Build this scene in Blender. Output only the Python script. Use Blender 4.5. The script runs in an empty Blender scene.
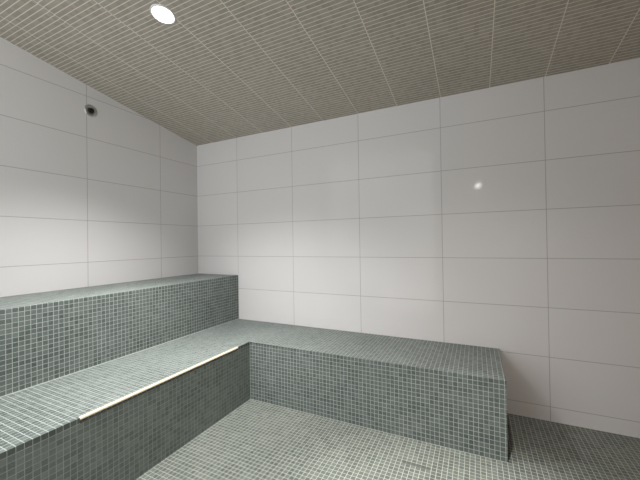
import bpy, bmesh, math
from mathutils import Vector, Matrix

C = bpy.context.scene.collection
scene = bpy.context.scene

# ------------------------------------------------------------------ measures
H = 1.00463                      # floor below the reference tile joint
TW, TH = 0.608, 0.305            # wall tile
JX, JY = 2.9507, -1.03395        # vertical joints on back / left wall
JZ = H - 3 * TH                  # lowest horizontal joint
D1, Z1 = 0.517, 0.826            # upper bench: depth, top
D2, Z2 = 1.0678, 0.4122          # lower bench: front, top
D3, XE = 0.533, 2.6815           # right arm: depth, end
ZC, SL = 2.1338, 0.17015         # ceiling at the back wall, slope
XR, YF = 3.85, -3.0              # right wall, front wall
P = 0.0243                       # mosaic pitch
CANG = math.atan(SL)

def ceil_z(y):
    return ZC - SL * y

# ------------------------------------------------------------------ node helpers
def new_mat(name):
    m = bpy.data.materials.new(name)
    m.use_nodes = True
    nt = m.node_tree
    nt.nodes.clear()
    out = nt.nodes.new('ShaderNodeOutputMaterial')
    b = nt.nodes.new('ShaderNodeBsdfPrincipled')
    nt.links.new(b.outputs[0], out.inputs[0])
    return m, nt, b

class NB:
    def __init__(s, nt): s.nt = nt
    def sock(s, inp, v):
        if hasattr(v, 'links') or isinstance(v, bpy.types.NodeSocket):
            s.nt.links.new(v, inp)
        else:
            inp.default_value = v
    def math(s, op, a, b=0.0, c=0.0):
        n = s.nt.nodes.new('ShaderNodeMath'); n.operation = op
        s.sock(n.inputs[0], a); s.sock(n.inputs[1], b); s.sock(n.inputs[2], c)
        return n.outputs[0]
    def mix(s, f, a, b):
        n = s.nt.nodes.new('ShaderNodeMix'); n.data_type = 'RGBA'
        s.sock(n.inputs[0], f); s.sock(n.inputs[6], a); s.sock(n.inputs[7], b)
        return n.outputs[2]
    def uv(s):
        n = s.nt.nodes.new('ShaderNodeUVMap'); n.uv_map = 'UVMap'
        x = s.nt.nodes.new('ShaderNodeSeparateXYZ')
        s.nt.links.new(n.outputs[0], x.inputs[0])
        return n.outputs[0], x.outputs[0], x.outputs[1]
    def comb(s, a, b, c=0.0):
        n = s.nt.nodes.new('ShaderNodeCombineXYZ')
        s.sock(n.inputs[0], a); s.sock(n.inputs[1], b); s.sock(n.inputs[2], c)
        return n.outputs[0]
    def white(s, v):
        n = s.nt.nodes.new('ShaderNodeTexWhiteNoise'); n.noise_dimensions = '3D'
        s.nt.links.new(v, n.inputs[0]); return n.outputs[0]
    def noise(s, v, scale, detail=2.0):
        n = s.nt.nodes.new('ShaderNodeTexNoise')
        s.nt.links.new(v, n.inputs['Vector'])
        n.inputs['Scale'].default_value = scale; n.inputs['Detail'].default_value = detail
        return n.outputs[0]
    def line(s, u, pitch, off, width, soft=0.25):
        """1 on a joint line, 0 on a tile; returns (mask, cell index)"""
        t = s.math('DIVIDE', s.math('SUBTRACT', u, off), pitch)
        cell = s.math('FLOOR', t)
        fr = s.math('FRACT', t)
        d = s.math('SUBTRACT', 0.5, s.math('ABSOLUTE', s.math('SUBTRACT', fr, 0.5)))  # 0 at joint
        hw = width / pitch / 2
        n = s.nt.nodes.new('ShaderNodeMapRange')
        n.interpolation_type = 'SMOOTHSTEP'
        s.nt.links.new(d, n.inputs[0])
        n.inputs[1].default_value = hw * (1 - soft); n.inputs[2].default_value = hw * (1 + soft)
        n.inputs[3].default_value = 1.0; n.inputs[4].default_value = 0.0
        return n.outputs[0], cell
    def bump(s, h, strength, dist):
        n = s.nt.nodes.new('ShaderNodeBump')
        n.inputs['Strength'].default_value = strength
        n.inputs['Distance'].default_value = dist
        s.nt.links.new(h, n.inputs['Height'])
        return n.outputs[0]

def rgb(r, g, b):
    f = lambda c: (c / 255 / 12.92) if c / 255 <= 0.04045 else ((c / 255 + 0.055) / 1.055) ** 2.4
    return (f(r), f(g), f(b), 1.0)

def mosaic(name, dark, light, grout, gw=0.0026, rough=0.42, uo=0.0, vo=0.0, contrast=0.6, dark_bar=None):
    m, nt, b = new_mat(name); k = NB(nt)
    vec, u, v = k.uv()
    lu, cu = k.line(u, P, uo, gw)
    lv, cv = k.line(v, P, vo, gw)
    mask = k.math('MAXIMUM', lu, lv)
    cell = k.comb(cu, cv, 0.0)
    rnd = k.white(cell)
    cloud = k.noise(vec, 2.6, 3.0)
    fac = k.math('ADD', k.math('MULTIPLY', k.math('SUBTRACT', rnd, 0.5), 0.8 * contrast),
                 k.math('ADD', 0.5, k.math('MULTIPLY', k.math('SUBTRACT', cloud, 0.5), 0.9)))
    fac = k.math('ADD', fac, k.math('MULTIPLY', k.math('SUBTRACT', k.noise(vec, 160.0, 3.0), 0.5), 0.9))
    n = nt.nodes.new('ShaderNodeClamp'); nt.links.new(fac, n.inputs[0])
    tile = k.mix(n.outputs[0], dark, light)
    gcol = k.mix(k.noise(vec, 14.0, 3.0), tuple(c * 0.72 for c in grout[:3]) + (1,), tuple(min(1, c * 1.2) for c in grout[:3]) + (1,))
    col = k.mix(mask, tile, gcol)
    if dark_bar:  # flat darker rectangle laid over tiles and grout
        (x0, x1, y0, y1) = dark_bar
        sx = k.math('MULTIPLY', k.math('GREATER_THAN', u, x0), k.math('LESS_THAN', u, x1))
        sy = k.math('MULTIPLY', k.math('GREATER_THAN', v, y0), k.math('LESS_THAN', v, y1))
        s = k.math('MULTIPLY', k.math('MULTIPLY', sx, sy), 0.55)
        col = k.mix(s, col, rgb(60, 64, 60))
    nt.links.new(col, b.inputs['Base Color'])
    b.inputs['Specular IOR Level'].default_value = 0.14
    rr = k.math('ADD', k.math('MULTIPLY', mask, 0.35), rough)
    nt.links.new(rr, b.inputs['Roughness'])
    h = k.math('SUBTRACT', k.math('MULTIPLY', rnd, 0.25), mask)
    h = k.math('ADD', h, k.math('MULTIPLY', k.noise(vec, 120.0, 2.0), 0.35))
    nt.links.new(k.bump(h, 0.5, 0.0012), b.inputs['Normal'])
    return m

def wall_tile(name, base, uo, vo, rough=0.07):
    m, nt, b = new_mat(name); k = NB(nt)
    vec, u, v = k.uv()
    lu, cu = k.line(u, TW, uo, 0.0030, 0.4)
    lv, cv = k.line(v, TH, vo, 0.0030, 0.4)
    mask = k.math('MAXIMUM', lu, lv)
    rnd = k.white(k.comb(cu, cv, 0.0))
    d = tuple(c * 0.965 for c in base[:3]) + (1,)
    col = k.mix(k.math('ADD', k.math('MULTIPLY', rnd, 0.5), k.math('MULTIPLY', k.noise(vec, 3.0), 0.5)), d, base)
    col = k.mix(k.math('MULTIPLY', mask, 0.9), col, rgb(160, 156, 153))
    nt.links.new(col, b.inputs['Base Color'])
    b.inputs['Specular IOR Level'].default_value = 0.2
    nt.links.new(k.math('ADD', rough, k.math('MULTIPLY', mask, 0.5)), b.inputs['Roughness'])
    h = k.math('SUBTRACT', k.math('MULTIPLY', k.noise(vec, 4.0, 1.0), 0.5), mask)
    nt.links.new(k.bump(h, 0.35, 0.001), b.inputs['Normal'])
    return m

def ceiling_mosaic(name):
    m, nt, b = new_mat(name); k = NB(nt)
    vec, u, v = k.uv()
    sh, cs = k.line(u, 0.3056, 1.737, 0.0042)
    # each sheet of mosaic was hung a few millimetres out of step with its neighbour
    jog = k.math('MULTIPLY', k.math('SUBTRACT', k.white(k.comb(cs, 3.0, 1.0)), 0.5), 0.012)
    vv = k.math('ADD', v, jog)
    lu, cu = k.line(u, P, 1.737, 0.0016)
    lv, cv = k.line(vv, 0.0245 * math.sqrt(1 + SL * SL), 0.0, 0.0042)
    rnd = k.white(k.comb(cu, cv, cs))
    fac = k.math('ADD', k.math('MULTIPLY', rnd, 0.55), k.math('MULTIPLY', k.noise(vec, 2.0), 0.45))
    tile = k.mix(fac, rgb(150, 142, 131), rgb(180, 172, 160))
    tile = k.mix(k.math('MULTIPLY', lu, 0.25), tile, rgb(205, 198, 180))
    col = k.mix(k.math('MAXIMUM', k.math('MULTIPLY', lv, 0.9), k.math('MULTIPLY', sh, 0.95)), tile, rgb(230, 224, 210))
    nt.links.new(col, b.inputs['Base Color'])
    b.inputs['Roughness'].default_value = 0.5
    mask = k.math('MAXIMUM', lv, sh)
    h = k.math('SUBTRACT', k.math('MULTIPLY', rnd, 0.3), mask)
    nt.links.new(k.bump(h, 0.3, 0.001), b.inputs['Normal'])
    return m

def plain(name, col, rough=0.5, metal=0.0, emit=None, es=0.0, mottled=0.0):
    m, nt, b = new_mat(name); k = NB(nt)
    g = nt.nodes.new('ShaderNodeTexCoord')
    nz = k.noise(g.outputs['Object'], 40.0, 3.0)
    c2 = tuple(c * (1 - mottled) for c in col[:3]) + (1,)
    nt.links.new(k.mix(nz, c2, col), b.inputs['Base Color'])
    b.inputs['Roughness'].default_value = rough
    b.inputs['Metallic'].default_value = metal
    if emit:
        b.inputs['Emission Color'].default_value = emit
        b.inputs['Emission Strength'].default_value = es
    return m

# ------------------------------------------------------------------ mesh helpers
def link_mesh(name, bm, mat, parent=None, loc=None, smooth=False):
    """links one mesh object; UVs are metres on the world plane of each face"""
    bmesh.ops.recalc_face_normals(bm, faces=bm.faces[:])
    uvl = bm.loops.layers.uv.verify()
    off = Vector(loc) if loc else Vector((0, 0, 0))
    for f in bm.faces:
        n = f.normal
        ax = max(range(3), key=lambda i: abs(n[i]))
        for l in f.loops:
            p = l.vert.co
            l[uvl].uv = ((p.y, p.z), (p.x, p.z), (p.x, p.y))[ax]
        f.smooth = smooth
    if loc:
        bmesh.ops.translate(bm, verts=bm.verts[:], vec=-off)
    me = bpy.data.meshes.new(name)
    bm.to_mesh(me); bm.free()
    me.uv_layers[0].name = 'UVMap'
    me.materials.append(mat)
    o = bpy.data.objects.new(name, me); C.objects.link(o)
    if parent:
        o.parent = parent
        o.location = (off - parent.location) if loc else -parent.location
    elif loc:
        o.location = off
    return o

def add_prism(bm, pts, z0, z1):
    """vertical prism over a plan outline"""
    lo = [bm.verts.new((x, y, z0)) for x, y in pts]
    hi = [bm.verts.new((x, y, z1)) for x, y in pts]
    bm.faces.new(lo[::-1]); bm.faces.new(hi)
    n = len(pts)
    for i in range(n):
        bm.faces.new((lo[i], lo[(i + 1) % n], hi[(i + 1) % n], hi[i]))

def add_box(bm, x0, x1, y0, y1, z0, z1):
    add_prism(bm, [(x0, y0), (x1, y0), (x1, y1), (x0, y1)], z0, z1)

def add_poly_x(bm, pts, x0, x1):
    """prism along x over an outline in the y z plane"""
    a = [bm.verts.new((x0, y, z)) for y, z in pts]
    b = [bm.verts.new((x1, y, z)) for y, z in pts]
    bm.faces.new(a[::-1]); bm.faces.new(b)
    n = len(pts)
    for i in range(n):
        bm.faces.new((a[i], a[(i + 1) % n], b[(i + 1) % n], b[i]))

def add_lathe(bm, prof, segs=40, M=None):
    """surface of revolution about local z; prof is a list of (radius, z)"""
    M = M or Matrix.Identity(4)
    rings = []
    for r, z in prof:
        if r < 1e-6:
            rings.append([bm.verts.new(M @ Vector((0, 0, z)))])
        else:
            rings.append([bm.verts.new(M @ Vector((r * math.cos(2 * math.pi * i / segs), r * math.sin(2 * math.pi * i / segs), z))) for i in range(segs)])
    for a, b in zip(rings, rings[1:]):
        for i in range(segs):
            j = (i + 1) % segs
            if len(a) == 1 and len(b) == 1: continue
            if len(a) == 1: bm.faces.new((a[0], b[i], b[j]))
            elif len(b) == 1: bm.faces.new((a[i], a[j], b[0]))
            else: bm.faces.new((a[i], a[j], b[j], b[i]))

def bevel_edges(bm, test, w=0.003, seg=2):
    es = [e for e in bm.edges if test((e.verts[0].co + e.verts[1].co) / 2, (e.verts[1].co - e.verts[0].co))]
    bmesh.ops.bevel(bm, geom=es, offset=w, segments=seg, profile=0.5, affect='EDGES')

def structure(name, bm, mat, parent=None):
    o = link_mesh(name, bm, mat, parent)
    if not parent: o['kind'] = 'structure'
    return o

def thing(name, loc, label, cat, group=None):
    o = bpy.data.objects.new(name, None); C.objects.link(o)
    o.location = loc; o.empty_display_size = 0.1
    o['label'] = label; o['category'] = cat
    if group: o['group'] = group
    return o

# ------------------------------------------------------------------ materials
DARK, LIGHT, GROUT = rgb(76, 85, 82), rgb(120, 128, 124), rgb(176, 182, 178)
M_bench = mosaic('grey_green_mosaic', DARK, LIGHT, GROUT)
M_lit_riser = mosaic('grazing_lit_mosaic', rgb(100, 111, 107), rgb(142, 151, 147), rgb(166, 173, 169))  # bench mosaic recoloured to paint in grazing lamp light on the left riser
M_floor = mosaic('floor_mosaic', rgb(72, 79, 75), rgb(116, 122, 116), rgb(174, 177, 167), uo=0.006, dark_bar=(2.20, 2.335, -0.756, -0.732))
M_back = wall_tile('white_wall_tile', rgb(228, 226, 226), JX - 5 * TW, JZ)
M_left = wall_tile('white_wall_tile_side', rgb(228, 226, 226), JY - 5 * TW, JZ)
M_front = plain('warm_plaster', rgb(196, 180, 160), 0.6, mottled=0.06)
M_right = plain('tan_plaster', rgb(186, 162, 146), 0.6, mottled=0.06)
M_ceil = ceiling_mosaic('taupe_ceiling_mosaic')
M_strip = plain('cream_edge_trim', rgb(250, 236, 208), 0.25, mottled=0.12)
M_lens = plain('lamp_lens', rgb(255, 255, 255), 0.4, emit=(1, 0.97, 0.93, 1), es=5.0)
M_globe = plain('lamp_globe', rgb(255, 250, 240), 0.4, emit=(1, 0.95, 0.88, 1), es=42.0)
M_white = plain('white_enamel', rgb(225, 225, 222), 0.35)
M_chrome = plain('brushed_chrome', rgb(205, 205, 203), 0.38, 1.0, mottled=0.1)
M_black = plain('dark_recess', rgb(14, 14, 14), 0.5)
M_caulk = plain('pale_caulk', rgb(196, 202, 196), 0.6, mottled=0.15)

# ------------------------------------------------------------------ the room
T = 0.12
bm = bmesh.new(); add_box(bm, -T, XR + T, YF - T, T, -0.12, 0.0)
structure('floor', bm, M_floor)
bm = bmesh.new(); add_box(bm, -T, XR + T, 0.0, T, 0.0, ZC)
structure('wall_back', bm, M_back)
def side(name, x0, x1, mat):
    bm = bmesh.new()
    add_poly_x(bm, [(YF, 0.0), (0.0, 0.0), (0.0, ZC), (YF, ceil_z(YF))], x0, x1)
    structure(name, bm, mat)
side('wall_left', -T, 0.0, M_left)
side('wall_right', XR, XR + T, M_right)
# front wall with an opening added behind the camera to let in world fill light
OX0, OX1, OZ = 0.08, 1.95, 2.63
bm = bmesh.new()
top = ceil_z(YF)
lo_ = [(-T, 0.0), (OX0, 0.0), (OX0, OZ), (OX1, OZ), (OX1, 0.0), (XR + T, 0.0), (XR + T, top), (-T, top)]
fa = [bm.verts.new((x, YF - T, z)) for x, z in lo_]; fb = [bm.verts.new((x, YF, z)) for x, z in lo_]
bm.faces.new(fa); bm.faces.new(fb[::-1])
for i in range(8):
    j = (i + 1) % 8; bm.faces.new((fa[i], fa[j], fb[j], fb[i]))
structure('wall_front', bm, M_front)
bm = bmesh.new()
add_poly_x(bm, [(T, ceil_z(0) - 0.0), (0.0, ceil_z(0.0)), (YF, ceil_z(YF)), (YF - T, ceil_z(YF)), (YF - T, ceil_z(YF) + 0.1), (T, ceil_z(0) + 0.1)], -T, XR + T)
structure('ceiling', bm, M_ceil)

# ------------------------------------------------------------------ benches
up = thing('tiled_bench', (D1 / 2, YF / 2, 0), 'upper tiled bench, the taller narrow step running along the left wall', 'bench')
TT = 0.0243
bm = bmesh.new(); add_box(bm, 0.0, D1, YF, 0.0, 0.0, Z1 - TT); link_mesh('riser', bm, M_bench, up)
bm = bmesh.new(); add_box(bm, 0.0, D1, YF, 0.0, Z1 - TT, Z1)
bevel_edges(bm, lambda c, d: abs(c.x - D1) < 1e-4 and abs(c.z - Z1) < 1e-4, 0.003)
link_mesh('seat_top', bm, M_bench, up)

lo = thing('tiled_bench', (D2, -D3, 0), 'lower L shaped tiled bench turning along the back wall with cream strip on its edge', 'bench')
SY0, SY1 = -1.641, -0.660
bm = bmesh.new(); add_box(bm, D1 + 0.001, D2, YF + 0.002, -0.002, 0.0, Z2 - TT); link_mesh('riser', bm, M_lit_riser, lo)
bm = bmesh.new(); add_box(bm, D2, XE, -D3, -0.002, 0.0, Z2 - TT); link_mesh('riser', bm, M_bench, lo)
bm = bmesh.new()
n_ = 0.010          # notch in the seat edge where the trim strip sits
add_prism(bm, [(D1 + 0.001, YF + 0.002), (D2, YF + 0.002), (D2, SY0), (D2 - n_, SY0), (D2 - n_, SY1), (D2, SY1), (D2, -D3), (XE, -D3), (XE, -0.002), (D1 + 0.001, -0.002)], Z2 - TT, Z2)
bevel_edges(bm, lambda c, d: abs(c.z - Z2) < 1e-4 and ((abs(c.y + D3) < 1e-4 and abs(d.x) > 0.5) or (abs(c.x - XE) < 1e-4)), 0.003)
link_mesh('seat_top', bm, M_bench, lo)
# the cream strip: a rounded nosing let into the front edge
bm = bmesh.new()
prof = [(D2 - n_, Z2 - 0.010), (D2 + 0.001, Z2 - 0.010)]
for i in range(7):
    a = math.pi / 2 * i / 6
    prof.append((D2 + 0.001 - 0.008 + 0.008 * math.cos(a), Z2 + 0.001 - 0.008 + 0.008 * math.sin(a)))
prof.append((D2 - n_, Z2 + 0.001))
a_ = [bm.verts.new((x, SY0, z)) for x, z in prof]; b_ = [bm.verts.new((x, SY1, z)) for x, z in prof]
bm.faces.new(a_); bm.faces.new(b_[::-1])
for i in range(len(prof)):
    j = (i + 1) % len(prof); bm.faces.new((a_[i], a_[j], b_[j], b_[i]))
o = link_mesh('edge_strip', bm, M_strip, lo); o['label'] = 'bright cream strip along the front edge'
# pale joint where the seat meets the taller bench
bm = bmesh.new(); add_box(bm, D1 + 0.001, D1 + 0.005, YF + 0.002, -0.002, Z2, Z2 + 0.003)
link_mesh('joint_line', bm, M_caulk, lo)

# ------------------------------------------------------------------ downlights
def downlight(x, y, label):
    z = ceil_z(y)
    t = thing('ceiling_light', (x, y, z), label, 'light', 'recessed ceiling lights')
    t.rotation_euler = (-CANG, 0, 0)
    bm = bmesh.new()
    add_lathe(bm, [(0.0, -0.0065), (0.034, -0.0065), (0.047, -0.0058), (0.053, -0.0040), (0.053, 0.0)], 48)
    a = link_mesh('lens', bm, M_lens, None, smooth=True); a.parent = t; a.location = (0, 0, 0)
    bm = bmesh.new()
    add_lathe(bm, [(0.053, 0.0), (0.053, -0.004), (0.055, -0.006), (0.060, -0.005), (0.063, -0.002), (0.063, 0.0)], 48)
    b = link_mesh('trim_ring', bm, M_white, None, smooth=True); b.parent = t; b.location = (0, 0, 0)
    return t
LY = -1.238
downlight(1.085, LY, 'round glowing recessed downlight in the mosaic ceiling above the cream bench strip')
downlight(2.50, LY, 'round glowing recessed downlight nearer the right wall, above the open floor')

def spot(x, y, watts, col, size, blend=1.0, tilt=(0, 0)):
    L = bpy.data.lights.new('downlight_beam', 'SPOT')
    L.energy = watts; L.color = col; L.spot_size = math.radians(size); L.spot_blend = blend; L.shadow_soft_size = 0.04
    o = bpy.data.objects.new('downlight_beam', L); C.objects.link(o)
    o.location = (x, y, ceil_z(y) - 0.03)
    o.rotation_euler = (tilt[0], tilt[1], 0)
    return o
spot(1.085, LY, 140, (1.0, 0.985, 0.975), 112)
spot(1.085, LY, 78, (1.0, 0.985, 0.96), 66)
spot(2.50, LY, 44, (1.0, 0.91, 0.86), 116)
spot(2.50, LY, 240, (1.0, 0.975, 0.93), 48)

# small vapour lamp on the front wall, seen only as a bright dot mirrored in the back wall
t = thing('wall_light', (2.598, YF, 1.943), 'small round lamp mirrored as a bright dot in the back wall', 'light')
t.rotation_euler = (math.radians(-90), 0, 0)
for nm, pr, mt in (('mount', [(0.0, 0.0), (0.05, 0.0), (0.05, 0.012), (0.036, 0.02), (0.0, 0.02)], M_white),
                   ('globe', [(0.032, 0.02), (0.034, 0.03), (0.030, 0.045), (0.018, 0.056), (0.0, 0.06)], M_globe)):
    bm = bmesh.new(); add_lathe(bm, pr, 32)
    o = link_mesh(nm, bm, mt, None, smooth=True); o.parent = t; o.location = (0, 0, 0)

# ------------------------------------------------------------------ wall fitting
HY, HZ = -1.006, 1.121 + H
t = thing('wall_nozzle', (0.0, HY, HZ), 'small round chrome fitting with a dark centre high on the left wall', 'fitting')
t.rotation_euler = (0, math.radians(90), 0)
def part(name, prof, mat, parent=t, segs=40):
    bm = bmesh.new(); add_lathe(bm, prof, segs)
    o = link_mesh(name, bm, mat, None, smooth=True); o.parent = parent; o.location = (0, 0, 0)
    return o
part('escutcheon', [(0.0, 0.0), (0.045, 0.0), (0.045, 0.003), (0.040, 0.007), (0.028, 0.009), (0.024, 0.005), (0.0, 0.005)], M_chrome)
part('nozzle', [(0.0, 0.005), (0.019, 0.005), (0.019, 0.013), (0.015, 0.016), (0.012, 0.010), (0.0, 0.010)], M_black)

# ------------------------------------------------------------------ camera
cam = bpy.data.cameras.new('camera'); co = bpy.data.objects.new('camera', cam); C.objects.link(co)
yaw, pit, rol = -0.4524, 0.00797, -0.01459
cy, sy, cp, sp, cr, sr = math.cos(yaw), math.sin(yaw), math.cos(pit), math.sin(pit), math.cos(rol), math.sin(rol)
F = Vector((sy * cp, cy * cp, sp)); R0 = Vector((cy, -sy, 0)); U0 = R0.cross(F)
R = cr * R0 + sr * U0; U = -sr * R0 + cr * U0
Mx = Matrix((R, U, -F)).transposed().to_4x4()
Mx.translation = Vector((2.55454, -2.40108, 0.11882 + H))
co.matrix_world = Mx
cam.sensor_width = 36.0; cam.lens = 320.557 / 640 * 36.0; cam.clip_start = 0.02
scene.camera = co

# ------------------------------------------------------------------ world, view
w = bpy.data.worlds.new('world'); scene.world = w; w.use_nodes = True
w.node_tree.nodes['Background'].inputs[0].default_value = (0.955, 0.985, 1.0, 1)
w.node_tree.nodes['Background'].inputs[1].default_value = 1.85
vs = scene.view_settings
vs.view_transform = 'Standard'; vs.look = 'None'; vs.gamma = 1.0; vs.use_curve_mapping = False
vs.exposure = 0.43
